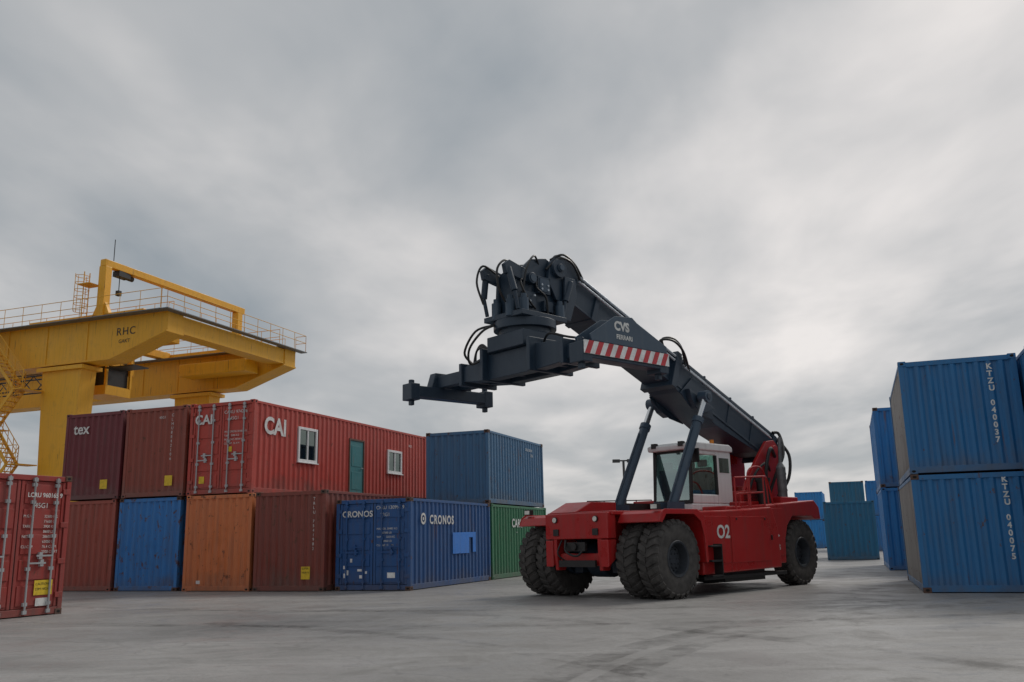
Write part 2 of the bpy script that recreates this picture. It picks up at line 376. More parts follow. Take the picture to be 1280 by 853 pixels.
# ------------------------------------------------------------------ gantry crane
cr=empty('gantry_crane',E0,-g)
b=MB()
tip=-22.35
prof=[(-60,11.6),(-26.2,11.7),(tip,12.95),(tip,14),(-60,14)]
for v in (15.0,26.0):
    b.prism(prof,'y',v-.1,v+1.1)
    b.box(-60,tip,v-.2,v+1.2,14.0,14.07)
    b.prism([(-60,11.52),(-26.2,11.62),(tip,12.87),(tip,12.95),(-26.2,11.7),(-60,11.6)],'y',v-.2,v+1.2)
    for uu in range(-58,-26,3): b.box(uu,uu+.05,v-.14,v-.1,11.75,13.98)
b.box(tip-1.1,tip-.05,16.1,25.9,12.97,13.95)
b.obj('girders',cr,'yellow')
b=MB()
for v in (15.0,26.0):
    for u0 in (-29.75,-54):
        b.add([(u0+a*w,v+.5+q*d,z) for z,w,d in ((0.6,.95,.5),(11.3,1.45,.55)) for a,q in ((-1,-1),(1,-1),(1,1),(-1,1))],[(0,1,2,3),(7,6,5,4),(0,4,5,1),(1,5,6,2),(2,6,7,3),(3,7,4,0)])
        b.box(u0-1.7,u0+1.7,v-.25,v+1.25,11.3,11.52)
        b.box(u0-1.2,u0+1.2,v-.3,v+1.3,.15,.6)
for u0 in (-29.75,-54): b.box(u0-.6,u0+.6,16.3,25.7,.5,1.6)
b.obj('legs',cr,'yellow')
b=MB()
b.box(-27.85,-27.35,15.2,15.7,14.07,17.35);b.box(-26.95,-26.45,26.2,26.7,14.07,17.0)
b.beam((-27.6,15.2,17.55),(-26.7,27.0,17.2),.42,.42)
b.prism([(-28.4,14.07),(-26.8,14.07),(-27.35,15.2),(-27.85,15.2)],'y',15.3,15.6)
b.obj('hoist_portal',cr,'yellow',bevel=.03)
b=MB();b.box(-27.8,-27.3,16.2,17.1,16.98,17.3);b.cyl((-27.55,16.5,17),(-27.55,16.5,16.1),.025);b.box(-27.67,-27.43,16.38,16.62,15.85,16.15);b.cyl((-27.55,16.9,17.1),(-27.55,17.5,17.1),.15)
b.cyl((-27.2,15.6,17.7),(-27.2,15.6,19.0),.025,6)
b.obj('service_hoist',cr,'blackp')
def rail(b,p,q,h=1.1,st=1.4,r=.02):
    p=Vector(p);q=Vector(q);n=max(1,round((q-p).length/st))
    for i in range(n+1):
        a=p.lerp(q,i/n);b.cyl(a,a+Vector((0,0,h)),r,4)
    for hh in (h,h*.55): b.cyl(p+Vector((0,0,hh)),q+Vector((0,0,hh)),r,4)
b=MB()
for v in (15.0,26.0):
    rail(b,(-58,v+1.75,14.05),(tip-1.3,v+1.75,14.05))
    rail(b,(-58,v-.75,14.05),(tip,v-.75,14.05))
rail(b,(tip+.4,14.3,14.05),(tip+.4,27.7,14.05));rail(b,(tip-1.7,16.8,14.05),(tip-1.7,25.2,14.05))
rail(b,(tip,14.3,14.05),(tip+.4,14.3,14.05));rail(b,(tip-.4,27.7,14.05),(tip+.4,27.7,14.05))
b.obj('handrails',cr,'yellow')
b=MB()
for v in (15.0,26.0):
    b.box(-58,tip,v-.8,v-.22,13.98,14.03);b.box(-58,tip-1.2,v+1.22,v+1.8,13.98,14.03)
b.box(tip+.01,tip+.5,14.25,27.75,13.98,14.03)
b.obj('walkways',cr,'greyst')
b=MB();b.box(-33,-24.5,15.3,16.0,14.08,14.5);b.box(-33,-24.5,26.2,26.9,14.08,14.5);b.box(-32.6,-32,16,26.2,14.1,14.6);b.box(-26,-25.4,16,26.2,14.1,14.6)
b.box(-31.5,-28.5,19,23,14.3,15.3);b.box(-29.5,-24.2,24.2,25.6,12.4,13.2)
b.box(-31.4,-29.2,17.2,19.4,11.6,11.75);b.box(-29.2,-28.9,19.3,19.6,11.6,14.2);b.box(-31.2,-30.9,19.3,19.6,11.6,14.2)
b.obj('trolley_frame',cr,'yellow',bevel=.03)
b=MB();b.box(-30.7,-28.7,17.2,19.2,10.2,10.75);b.box(-30.75,-28.65,17.15,19.25,11.95,12.15)
for u,v in ((-30.65,17.25),(-28.75,17.25),(-30.65,19.15),(-28.75,19.15),(-29.7,17.25)): b.box(u-.07,u+.07,v-.07,v+.07,10.75,11.95)
b.box(-30.7,-29.9,17.2,17.3,10.75,11.95)
b.obj('operator_cabin',cr,'yellow')
b=MB();b.box(-30.55,-28.85,17.35,19.05,10.76,11.94);b.obj('cabin_glass',cr,'blackp')
b=MB();rail(b,(-31.4,17.0,11.75),(-26.5,17.0,11.75),1.0,.9,.02);b.box(-28.6,-26.5,16.95,18.2,11.68,11.74)
for vv in (19.5,20.5):
    b.cyl((-58,vv,12.3),(-31,vv,12.3),.05,6);b.cyl((-58,vv,11.4),(-31,vv,11.4),.05,6)
    for i in range(27): b.cyl((-58+i,vv,12.3 if i%2 else 11.4),(-57+i,vv,11.4 if i%2 else 12.3),.035,5)
b.obj('cable_truss',cr,'blackp')
b=MB();tr=MB()
fl=[(14.0,-35.2,10.2,-31.6),(10.2,-31.6,8.1,-33.4),(8.1,-33.4,6.0,-31.6),(6.0,-31.6,3.9,-33.4),(3.9,-33.4,1.8,-31.6)]
for (za,ua,zb,ub) in fl:
    for v in (13.5,14.2):
        b.beam((ua,v,za),(ub,v,zb),.05,.18);b.cyl((ua,v,za+1),(ub,v,zb+1),.025,5);b.cyl((ua,v,za+.55),(ub,v,zb+.55),.02,5)
        for i in range(5):
            t=i/4;p=Vector((ua+(ub-ua)*t,v,za+(zb-za)*t));b.cyl(p,p+Vector((0,0,1)),.022,5)
    n=int(abs(za-zb)/.25)
    for i in range(n):
        t=(i+.5)/n;p=(ua+(ub-ua)*t,za+(zb-za)*t);tr.box(p[0]-.13,p[0]+.13,13.52,14.18,p[1]-.02,p[1]+.02)
    ua2,ub2=(ub-.7,ub+.05) if ub<-33 else (ub-.05,ub+.7)
    b.box(ua2,ub2,13.4,14.9,zb-.06,zb);rail(b,(ua2,13.42,zb),(ub2,13.42,zb),1.0,.7,.022)
b.obj('stairs',cr,'yellow');tr.obj('stair_treads',cr,'yellow')
b=MB()
for v in (14.8,15.2): b.cyl((-28.5,v,13.9),(-28.5,v,17.0),.03,5)
for i in range(11): b.cyl((-28.5,14.8,14+i*.28),(-28.5,15.2,14+i*.28),.02,5)
for i in range(6):
    z=14.7+i*.42;b.tube([(-28.5,14.75,z),(-28.9,14.6,z),(-29.2,15,z),(-28.9,15.4,z),(-28.5,15.25,z)],.018,5,2)
for dv in (14.6,15,15.4): b.cyl((-28.95-(.2 if dv==15 else 0),dv,14.7),(-28.95-(.2 if dv==15 else 0),dv,16.9),.018,5)
b.box(-28.8,-27.9,14.6,15.5,16.2,16.25);b.obj('caged_ladder',cr,'yellow')
text('lettering',cr,'RHC','blackp',.62,tm((-25.9,14.88,12.95)),spacing=1.15);text('lettering',cr,'GAKT','blackp',.3,tm((-25.7,14.88,12.5)))
# ------------------------------------------------------------------ reach stacker
O=Vector((2.09,21.80,0));ang=math.atan2(-.699,-.715)
rs=empty('reach_stacker',O,ang)
def wheel(name,l,s,outer,zc=.86):
    T=MB();ce=(s,l,zc)
    prof=[(.34,-.19),(.37,-.235),(.5,-.262),(.66,-.265),(.76,-.25),(.805,-.215),(.82,-.15),(.823,0),(.82,.15),(.805,.215),(.76,.25),(.66,.265),(.5,.262),(.37,.235),(.34,.19)]
    T.lathe(prof,ce,56)
    n=26
    for i in range(n):
        for sd in (-1,1):
            a=2*math.pi*(i+(.5 if sd>0 else 0))/n
            T.m=Matrix.Translation(ce)@Matrix.Rotation(-a,4,'Y')
            w=.068;sk=.10
            y0,y1=.015*sd,.262*sd
            T.add([(.815,y0,-w),(.815,y0,w),(.855,y0,w-.01),(.855,y0,-w+.01),
                   (.815,y1*.82,-w+sk),(.815,y1*.82,w+sk),(.853,y1*.82,w-.01+sk),(.853,y1*.82,-w+.01+sk),
                   (.73,y1*.99,-w+sk),(.73,y1*.99,w+sk),(.765,y1*1.04,w-.015+sk),(.765,y1*1.04,-w+.015+sk)],
                  [(0,1,2,3),(0,4,5,1),(1,5,6,2),(2,6,7,3),(3,7,4,0),(4,8,9,5),(5,9,10,6),(6,10,11,7),(7,11,8,4),(8,11,10,9)])
    T.m=Matrix.Identity(4)
    T.obj(name+'_tyre',rs,'tyre',smooth=True)
    Q=MB();sg=1 if outer>0 else -1
    Q.lathe([(.345,-.2),(.35,.2)],ce,40)
    Q.lathe([(.40,.245*sg),(.385,.262*sg),(.345,.25*sg),(.33,.2*sg),(.3,.06*sg),(.2,.04*sg),(.19,.1*sg),(.0,.11*sg)],ce,40)
    for i in range(14):
        a=2*math.pi*i/14;x=s+.255*math.cos(a);z=zc+.255*math.sin(a);Q.cyl((x,l+.04*sg,z),(x,l+.09*sg,z),.016,6)
    for i in range(6):
        a=2*math.pi*i/6;x=s+.12*math.cos(a);z=zc+.12*math.sin(a);Q.cyl((x,l+.1*sg,z),(x,l+.125*sg,z),.014,6)
    Q.obj(name+'_rim',rs,'rim',smooth=True)
for sd in (1,-1):
    wheel('drive_wheel_outer',1.83*sd,0,sd,.853);wheel('drive_wheel_inner',1.23*sd,0,sd,.853);wheel('steer_wheel',1.38*sd,-6.3,sd,.853)
A=MB()
A.cyl((0,-.98,.86),(0,.98,.86),.27,20);A.cyl((0,-.25,.86),(0,.25,.86),.42,20);A.box(-.3,.3,-.7,-.45,.55,1.3);A.box(-.3,.3,.45,.7,.55,1.3)
A.cyl((-.35,0,.86),(-1.2,0,.9),.2);A.cyl((0,-1.0,.86),(0,-.85,.86),.36,20);A.cyl((0,.85,.86),(0,1.0,.86),.36,20)
A.cyl((-6.3,-1.1,.84),(-6.3,1.1,.84),.14);A.box(-6.55,-6.05,-.6,.6,.55,1.1)
A.obj('axles',rs,'boom',smooth=True)
A=MB()
cp=[(1.0,1.0),(1.0,1.82),(-2.6,1.95),(-7.0,1.95),(-7.0,1.15),(-5.4,1.1),(-4.8,.55),(-1.1,.5),(-.75,1.2),(.45,1.2),(.7,.62),(.95,.62)]
for l in (.62,-.72): A.prism(cp,'y',l,l+.10)
A.box(.72,1.02,-.95,.95,1.32,1.9)
A.box(.55,.9,-.6,.6,.72,1.0)
A.box(-.9,.9,-1.0,1.0,1.84,1.93)
A.box(-2.55,-.9,-1.0,1.0,1.80,1.97)
A.prism([(.9,1.93),(.3,2.18),(-.6,2.18),(-.6,1.93)],'y',-.95,-.1)
A.prism([(1.025,.7),(1.025,1.3),(.72,1.3),(.72,.9)],'y',-.95,-.72);A.prism([(1.025,.7),(1.025,1.3),(.72,1.3),(.72,.9)],'y',.72,.95)
A.obj('chassis',rs,'red',bevel=.02)
A=MB()
for sd in (1,-1):
    y0,y1=(1.0,2.12) if sd>0 else (-2.12,-1.0)
    pr=[(.72,1.66),(.62,1.84),(.5,1.90),(-.72,1.90),(-.90,1.80),(-1.0,1.5),(-1.04,.75),(-1.0,.75),(-.95,1.5),(-.86,1.76),(-.70,1.85),(.48,1.85),(.58,1.80),(.67,1.64)]
    A.prism(pr,'y',y0,y1)
    yy=(2.12,2.15) if sd>0 else (-2.15,-2.12)
    A.prism([(.72,1.66),(.62,1.86),(.5,1.93),(-.72,1.93),(-.93,1.83),(-1.05,1.5),(-1.07,.75),(-.98,.75),(-.97,1.3),(-.85,1.66),(-.6,1.82),(.45,1.82),(.6,1.64)],'y',*yy)
A.obj('fenders',rs,'red',bevel=.01)
A=MB()
for sd in (1,-1):
    y0,y1=(.74,1.95) if sd>0 else (-1.95,-.74)
    A.prism([(-1.12,.46),(-1.12,1.90),(-2.0,1.92),(-3.0,1.95),(-4.3,2.02),(-4.55,1.5),(-4.6,.52)],'y',y0,y1)
    y0,y1=(.9,1.72) if sd>0 else (-1.72,-.9)
    A.prism([(-4.4,.6),(-4.4,2.08),(-7.0,2.24),(-7.25,2.05),(-7.3,1.72),(-7.0,1.72),(-6.8,1.80),(-5.75,1.80),(-5.45,1.55),(-5.3,1.2),(-5.25,.6)],'y',y0,y1)
A.prism([(-4.5,1.9),(-4.5,2.2),(-7.0,2.28),(-7.5,2.2),(-7.6,1.6),(-7.4,.7),(-7.1,.6),(-7.0,1.9)],'y',-.92,.92)
A.obj('body_panels',rs,'red',bevel=.035)
A=MB()
A.box(-4.1,-2.35,1.95,1.965,.7,1.78);A.box(-2.25,-1.25,1.95,1.965,.7,1.78)
A.box(-5.2,-4.55,1.72,1.735,.8,2.0)
A.obj('access_panels',rs,'red',bevel=.006)
A=MB()
for (a,bb,z) in ((-1.22,-1.18,1.2),(-4.2,-4.16,1.2)): A.box(a,bb,1.955,1.985,z,z+.12)
for s_ in (-3.9,-2.6): A.cyl((s_,1.96,1.72),(s_,1.98,1.72),.03,8)
for z in (.42,.75,1.08): A.box(-1.55,-1.12,1.97,2.2,z,z+.04)
A.box(-1.56,-1.53,1.97,2.2,.4,1.15);A.box(-4.9,-1.2,1.0,1.9,.34,.42)
A.box(-4.0,-2.2,.9,1.8,.25,.5)
A.obj('steps_and_underframe',rs,'blackp',bevel=.004)
FL=Matrix(((-1,0,0),(0,0,1),(0,1,0))).to_4x4()
text('number_02',rs,'O2','white',.42,Matrix.Translation((-1.72,1.972,1.28))@FL,bold=.012)
A=MB();A.add([(-4.7,1.74,1.18),(-4.98,1.74,1.3),(-4.7,1.74,1.42),(-4.6,1.74,1.3)],[(0,1,2,3)]);A.obj('emblem',rs,'white')
text('emblem_text',rs,'CVS','white',.17,Matrix.Translation((-4.66,1.745,.95))@FL,bold=.005)
A=MB();A.prism([(-4.85,2.1),(-4.85,2.5),(-5.9,2.55),(-6.0,2.2)],'y',-.75,.75);A.box(-6.9,-6.0,-1.3,1.3,2.15,2.34)
A.box(-3.3,-2.6,1.0,1.7,1.92,2.04);A.box(-4.3,-3.4,-1.8,-.9,1.92,2.3)
A.obj('engine_hood',rs,'red',bevel=.03)
A=MB()
for i in range(9): A.box(-5.7,-5.0,.752,.76,2.12+i*.042,2.135+i*.042)
A.obj('hood_grille',rs,'blackp')
A=MB();L=MB()
for l in (-.62,.62):
    A.cyl((1.0,l,1.76),(1.06,l,1.76),.07,14);L.cyl((1.06,l,1.76),(1.07,l,1.76),.058,14)
for l in (1.95,-1.95): A.box(.5,.62,l-.1,l+.1,1.92,2.05);L.box(.62,.63,l-.08,l+.08,1.94,2.03)
A.cyl((1.0,0,1.15),(1.12,0,1.15),.08,12);A.box(.98,1.06,-.3,.3,1.05,1.25)
A.box(.95,1.02,-.55,.55,.7,.85)
for l in (-.6,.6): A.box(1.02,1.05,l-.08,l+.08,1.4,1.55)
A.tube([(1.04,-.3,1.3),(1.15,-.2,1.05),(1.1,.1,.95),(1.0,.3,1.2)],.025);A.tube([(1.0,-.45,1.3),(1.1,-.5,1.0),(.9,-.4,.8)],.02)
A.obj('headlight_housings',rs,'blackp',bevel=.004);L.obj('headlight_lenses',rs,'lampg')
A=MB();b_=MB()
def hr(A,p,q,h=.95,n=3,r=.022,mid=True):
    p=Vector(p);q=Vector(q)
    for i in range(n+1):
        a=p.lerp(q,i/n);A.cyl(a,a+Vector((0,0,h)),r,8)
    A.cyl(p+Vector((0,0,h)),q+Vector((0,0,h)),r,8)
    if mid:A.cyl(p+Vector((0,0,h*.5)),q+Vector((0,0,h*.5)),r,8)
hr(A,(-2.9,1.8,1.93),(-4.25,1.8,2.0),.8,2);A.tube([(-4.25,1.8,2.8),(-4.7,1.65,2.75),(-5.0,1.6,2.12)],.022,8);A.tube([(-4.0,1.5,2.0),(-4.1,1.45,2.9),(-4.7,1.4,3.1),(-5.2,1.3,2.9),(-5.3,1.3,2.1)],.022,8)
A.obj('handrails',rs,'red')
hr(b_,(-1.6,-1.9,1.93),(-4.25,-1.8,2.0),.36,4,.016,False);b_.box(-3.6,-2.2,-1.85,-1.2,1.93,2.22);b_.obj('far_side_rail_and_locker',rs,'blackp')
# cab
K=MB()
s0,s1,hw,zb,zt=-2.78,-4.7,.60,1.97,3.66
K.box(s1,s0,-hw,hw,zb,zb+.18)
for l in (hw-.06,-hw):
    K.box(s1,s1+.7,l,l+.06,zb+.18,zt-.12)
    K.box(s1+.7,s0-.08,l,l+.06,zb+.18,zb+.42)
    K.box(s1+.7,s0-.08,l,l+.06,zt-.24,zt-.12)
K.box(s1,s1+.06,-hw+.06,hw-.06,zb+.18,zb+.9)
K.prism([(s0+.12,zt),(s0+.1,zt-.13),(s1-.05,zt-.13),(s1-.05,zt),(s1+.1,zt+.07),(s0-.1,zt+.07)],'y',-hw-.05,hw+.05)
K.obj('cab_body',rs,'wpaint',bevel=.03)
K=MB()
for l in (hw-.07,-hw):
    K.prism([(s0+.02,zb+.18),(s0-.05,zb+.18),(s0-.15,zt-.13),(s0-.06,zt-.13)],'y',l,l+.07)
    K.box(s1+.67,s1+.75,l-.002,l+.072,zb+.42,zt-.24)
K.box(s0-.06,s0+.015,-hw+.07,hw-.07,zb+.18,zb+.27);K.box(s0-.14,s0-.08,-hw+.07,hw-.07,zt-.19,zt-.13)
K.cyl((s0+.05,-.1,zb+.3),(s0-.04,.35,zb+1.1),.012,6)
K.obj('cab_window_frames',rs,'blackp',bevel=.008)
K=MB()
for l in (hw+.003,-hw-.008): K.box(s1+.12,s1+.58,l,l+.005,zb+1.0,zt-.3)
K.add([(s0-.005,-hw+.07,zb+.27),(s0-.005,hw-.07,zb+.27),(s0-.105,hw-.07,zt-.17),(s0-.105,-hw+.07,zt-.17)],[(0,1,2,3)])
for l in (hw-.03,-hw+.03): K.add([(s0-.06,l,zb+.42),(s1+.75,l,zb+.42),(s1+.75,l,zt-.24),(s0-.15,l,zt-.24)],[(0,1,2,3)])
K.add([(s1+.03,-hw+.08,zb+.9),(s1+.03,hw-.08,zb+.9),(s1+.03,hw-.08,zt-.15),(s1+.03,-hw+.08,zt-.15)],[(0,1,2,3)])
K.obj('cab_glass',rs,'cabglass')
K=MB();K.box(-4.2,-3.7,-.28,.28,2.35,2.5);K.box(-4.3,-4.15,-.27,.27,2.5,3.15);K.box(-4.28,-4.18,-.14,.14,3.17,3.36);K.box(-3.9,-3.7,-.2,.2,2.15,2.35)
K.box(-3.05,-2.9,-.35,.35,2.2,2.6);K.cyl((-3.0,0,2.6),(-3.25,0,2.95),.03);K.m=Matrix.Translation((-3.27,0,2.97))@Matrix.Rotation(R(50),4,'Y')@Matrix.Rotation(R(90),4,'X')
K.lathe([(.17,-.012),(.195,0),(.17,.012)],n=20);K.m=Matrix.Identity(4)
K.obj('seat_and_controls',rs,'seat',bevel=.03)
K=MB();K.cyl((-4.3,.3,zt+.07),(-4.3,.3,zt+.22),.06,12);K.obj('beacon',rs,'amber')
K=MB();K.cyl((-4.5,-.4,zt+.05),(-4.7,-.45,zt+.95),.01,5);K.box(s0+.02,s0+.14,-.5,-.36,zt-.05,zt+.08);K.box(s0+.02,s0+.14,.36,.5,zt-.05,zt+.08)
K.cyl((s0,hw+.02,zt-.3),(s0+.2,hw+.3,zt-.3),.012,6);K.box(s0+.16,s0+.2,hw+.22,hw+.42,zt-.5,zt-.15)
K.obj('mirrors_and_aerial',rs,'blackp')
K=MB()
tp=[(-4.9,2.0),(-5.35,2.75),(-5.9,3.35),(-6.55,3.95),(-6.95,4.0),(-7.25,3.75),(-7.3,3.3),(-7.2,2.0)]
for l in (.56,-.66): K.prism(tp,'y',l,l+.1)
K.box(-7.15,-6.2,-.56,.56,2.1,2.7);K.cyl((-6.85,-.75,3.7),(-6.85,.75,3.7),.14,18)
K.obj('boom_support_tower',rs,'red',bevel=.015)
# boom
al=math.atan2(7.94-4.15,2.04+7.6)
BM=Matrix.Translation((-7.6,0,4.12))@Matrix.Rotation(-al,4,'Y')
b=MB();b.m=BM
b.prism([(0,-.55),(0,-.05),(.1,0),(5.15,0),(5.15,-.90),(4.9,-.95),(3.0,-1.05),(1.0,-.9),(.5,-.8)],'y',-.45,.45)
for x in (.25,1.4,2.6,3.9,5.0): b.box(x,x+.06,-.475,.475,-.86,.025)
b.box(5.1,5.3,-.52,.52,-.95,.06)
for l in (.455,-.475):
    b.box(.3,5.0,l,l+.02,-.12,-.04);b.box(1.0,5.0,l,l+.02,-.84,-.78)
b.obj('boom_outer_section',rs,'boom',bevel=.015)
b=MB();b.m=BM
b.box(5.2,10.0,-.38,.38,-.80,-.06);b.box(5.3,9.8,-.41,.41,-.10,-.05);b.box(5.3,9.8,-.41,.41,-.82,-.77)
b.box(8.4,8.55,-.44,.44,-.84,-.03);b.box(7.0,7.08,-.42,.42,-.83,-.04)
hp=[(9.3,-.95),(9.3,.05),(9.8,.12),(10.15,.0),(10.28,-.3),(10.2,-.75),(9.8,-1.05)]
b.prism(hp,'y',-.46,-.36);b.prism(hp,'y',.36,.46)
b.box(9.4,10.05,-.36,.36,-.76,-.03)
b.obj('boom_inner_section',rs,'boom',bevel=.012)
b=MB();b.m=BM
for l,n_ in ((.50,-.12),(.50,-.24),(-.46,-.15)): b.cyl((5.35,l,n_),(9.3,l,n_),.03,8)
for l in (.52,.60): b.cyl((.6,l,-.2 if l<.55 else -.3),(5.0,l,-.2 if l<.55 else -.3),.022,8)
b.obj('hydraulic_pipes',rs,'pipe',smooth=True)
b=MB();b.m=BM
b.tube([(4.9,.52,-.2),(5.3,.62,.12),(5.7,.6,.2),(6.0,.52,.03),(5.9,.5,-.12)],.032)
b.tube([(4.8,.6,-.3),(5.3,.7,.0),(5.75,.68,.08),(6.1,.56,-.07),(6.0,.5,-.24)],.032)
b.tube([(9.2,.5,-.12),(9.6,.53,.06),(10.0,.5,.08),(10.25,.4,-.2)],.028);b.tube([(9.2,.5,-.24),(9.7,.58,-.02),(10.1,.55,-.1),(10.3,.4,-.5)],.028)
for k in range(4):
    b.tube([(.3,.3-.18*k,-.1),(-.06,.34-.18*k,-.05+.02*k),(-.2,.34-.18*k,-.5),(-.1,.3-.18*k,-1.2),(.25,.3-.15*k,-1.75)],.032)
b.obj('hoses',rs,'hose',smooth=True)
b=MB();b.m=BM
for l in (.46,-.66): b.prism([(3.55,-.80),(4.75,-.80),(4.55,-1.03),(4.3,-1.15),(4.0,-1.15),(3.8,-1.03)],'y',l,l+.2) 
for l in (.482,-.512): b.prism([(3.3,-1.02),(3.6,-.3),(4.5,-.3),(4.9,-.98),(4.4,-1.14),(3.9,-1.14)],'y',l,l+.03)
b.cyl((4.3,-1.0,-.85),(4.3,1.0,-.85),.09,14)
b.obj('lift_cylinder_brackets',rs,'boom',bevel=.01)
pt=BM@Vector((4.3,0,-.85))
b=MB();c2=MB()
for l in (.85,-.85):
    f0=Vector((-1.4,l,1.75));t0=Vector((pt.x,l,pt.z));d=(t0-f0)
    b.cyl(f0,f0+d*.80,.125,20);b.cyl(f0+d*.77,f0+d*.81,.15,20);b.cyl(t0-Vector((0,.13,0)),t0+Vector((0,.13,0)),.16,18);b.cyl(f0-Vector((0,.15,0)),f0+Vector((0,.15,0)),.2,18)
    b.tube([f0+d*.1+Vector((.15,0,.05)),f0+d*.3+Vector((.16,0,.05)),f0+d*.72+Vector((.15,0,.05))],.022,6)
    c2.cyl(f0+d*.8,t0,.085,18)
    b.box(-1.75,-1.15,l-.24,l-.17,1.9,2.15);b.box(-1.75,-1.15,l+.17,l+.24,1.9,2.15)
b.obj('lift_cylinder_barrels',rs,'boomlt',smooth=True);c2.obj('lift_cylinder_rods',rs,'chrome',smooth=True)
# boom head + rotator
b=MB()
hd=[(1.75,7.55),(2.1,7.72),(2.6,7.6),(3.05,7.2),(3.1,6.5),(2.95,6.2),(1.95,6.2),(1.65,6.7)]
b.prism(hd,'y',-.34,-.26);b.prism(hd,'y',.26,.34)
b.box(1.95,3.0,-.26,.26,6.3,7.3)
b.cyl((1.85,-.56,7.48),(1.85,.56,7.48),.22,22);b.cyl((1.85,-.6,7.48),(1.85,.6,7.48),.1,16)
b.cyl((2.7,-.5,7.1),(2.7,.5,7.1),.13,16)
for l in (-.42,.3): b.prism([(2.8,7.0),(2.8,7.3),(3.35,7.42),(3.5,7.3),(3.45,7.1),(3.3,7.08)],'y',l,l+.12)
b.box(1.75,3.2,-.62,.62,6.17,6.29)
for l in (-.5,.5):
    b.cyl((3.35,l*.72,7.25),(3.3,l,6.7),.075,12);b.cyl((3.3,l,6.7),(3.2,l,6.3),.045,12);b.cyl((1.5,l*1.1,7.2),(1.7,l*1.1,6.7),.075,12);b.cyl((1.7,l*1.1,6.7),(1.8,l*1.1,6.3),.045,12)
b.box(2.1,2.5,.34,.46,6.8,7.2);b.box(2.55,2.9,.34,.42,6.45,6.8);b.box(2.0,2.3,.34,.44,6.4,6.65)
b.prism([(1.3,6.9),(1.35,7.3),(1.7,7.3),(1.75,6.25),(1.55,6.25)],'y',.5,.56)
b.cyl((2.5,0,5.97),(2.5,0,6.17),.72,36);b.cyl((2.5,0,5.85),(2.5,0,5.98),.6,36)
for i in range(24):
    a=i*math.pi/12;b.cyl((2.5+.66*math.cos(a),.66*math.sin(a),6.17),(2.5+.66*math.cos(a),.66*math.sin(a),6.2),.025,6)
b.obj('boom_head_and_rotator',rs,'boom',bevel=.01,smooth=True)
b=MB()
for s_,l in ((3.15,.2),(3.0,.48),(1.85,.5),(3.1,-.3)): b.cyl((s_,l,6.2),(s_,l,6.58),.11,14);b.cyl((s_,l,6.58),(s_,l,6.68),.07,12)
b.box(2.15,2.45,.46,.475,6.85,7.15);b.cyl((1.85,.6,7.48),(1.85,.63,7.48),.07,14);b.cyl((2.7,.5,7.1),(2.7,.52,7.1),.09,14)
b.obj('slew_motors',rs,'boomlt',smooth=True)
b=MB()
for x,z in ((2.2,7.0),(2.4,7.0),(2.2,6.9),(2.4,6.9),(2.65,6.7),(2.8,6.55)): b.cyl((x,.47,z),(x,.5,z),.025,8)
b.obj('valve_fittings',rs,'pipe')
b=MB()
b.tube([(3.0,.2,7.2),(3.3,.25,7.45),(3.6,.28,7.2),(3.55,.25,6.8),(3.3,.2,6.5)],.026);b.tube([(3.1,-.2,7.2),(3.5,-.3,7.4),(3.65,-.35,7.0),(3.5,-.3,6.5)],.026)
b.tube([(2.3,.3,7.5),(2.6,.45,7.65),(2.9,.5,7.3),(3.0,.45,6.7)],.024);b.tube([(2.9,.36,7.1),(3.1,.5,6.9),(2.9,.5,6.6),(2.6,.45,6.4)],.024);b.tube([(2.4,.36,7.2),(2.6,.5,6.9),(2.3,.5,6.7),(2.2,.45,6.3)],.024)
b.tube([(3.1,-.3,6.1),(3.35,-.5,5.95),(3.4,-.9,5.6),(3.2,-1.1,5.3),(3.0,-.9,5.4)],.028);b.tube([(3.1,-.4,6.1),(3.3,-.8,6.0),(3.2,-1.3,5.6),(3.0,-1.25,5.35)],.028)
b.obj('head_hoses',rs,'hose',smooth=True)
# spreader
SM=Matrix.Translation((2.5,0,-.12))@Matrix.Rotation(R(86.9),4,'Z')
b=MB();b.m=SM
b.box(-.62,.62,-.62,.62,5.62,5.97)
for y in (-.48,.2): 
    b.prism([(-1.75,5.12),(-1.7,5.46),(-.9,5.61),(.9,5.61),(1.75,5.52),(1.75,5.08),(.9,5.03),(-.9,5.03)],'y',y,y+.28)
for x in (-1.6,-1.0,-.3,.4,1.1,1.5): b.box(x,x+.1,-.2,.2,5.1,5.5)
for x in (-1.77,1.67): b.box(x,x+.1,-.55,.55,5.02,5.56)
for x in (-.85,.75): b.box(x,x+.1,-.66,.66,5.0,5.75)
for sg in (-1,1):
    for y in (-.44,.22):
        b.box(min(1.5*sg,2.75*sg),max(1.5*sg,2.75*sg),y,y+.2,5.12,5.42)
b.box(1.9,2.3,-.2,.2,5.2,5.6)
b.obj('spreader_main_frame',rs,'boom',bevel=.015)
b=MB();b.m=SM
for sg in (-1,1):
    x=2.87*sg
    b.box(x-.17,x+.17,-1.12,1.12,4.86,5.13)
    b.prism([(-.62,5.13),(.62,5.13),(.5,5.5),(-.5,5.5)],'x',x-.12,x+.12)
    for y in (-1.14,1.14):
        b.box(x-.2,x+.18,y-.13,y+.13,4.78,5.18);b.box(x-.06,x+.06,y-.05,y+.05,4.66,4.78);b.cyl((x,y,5.18),(x,y,5.28),.07,10)
b.obj('spreader_end_beams',rs,'boom',bevel=.015)
gz=[(-1.05,5.2),(-1.1,5.32),(-.35,5.78),(.15,5.82),(.3,5.72),(1.2,5.34),(1.2,5.2)]
b=MB();b.m=SM
b.prism(gz,'x',3.06,3.09);b.prism(gz,'x',2.66,2.69)
b.obj('end_gusset_plate',rs,'boomlt',bevel=.005)
b=MB();b.m=SM;b.box(3.062,3.085,-1.26,1.26,4.93,5.19);b.obj('warning_plate',rs,'stripeW')
b=MB();b.m=SM
n=9
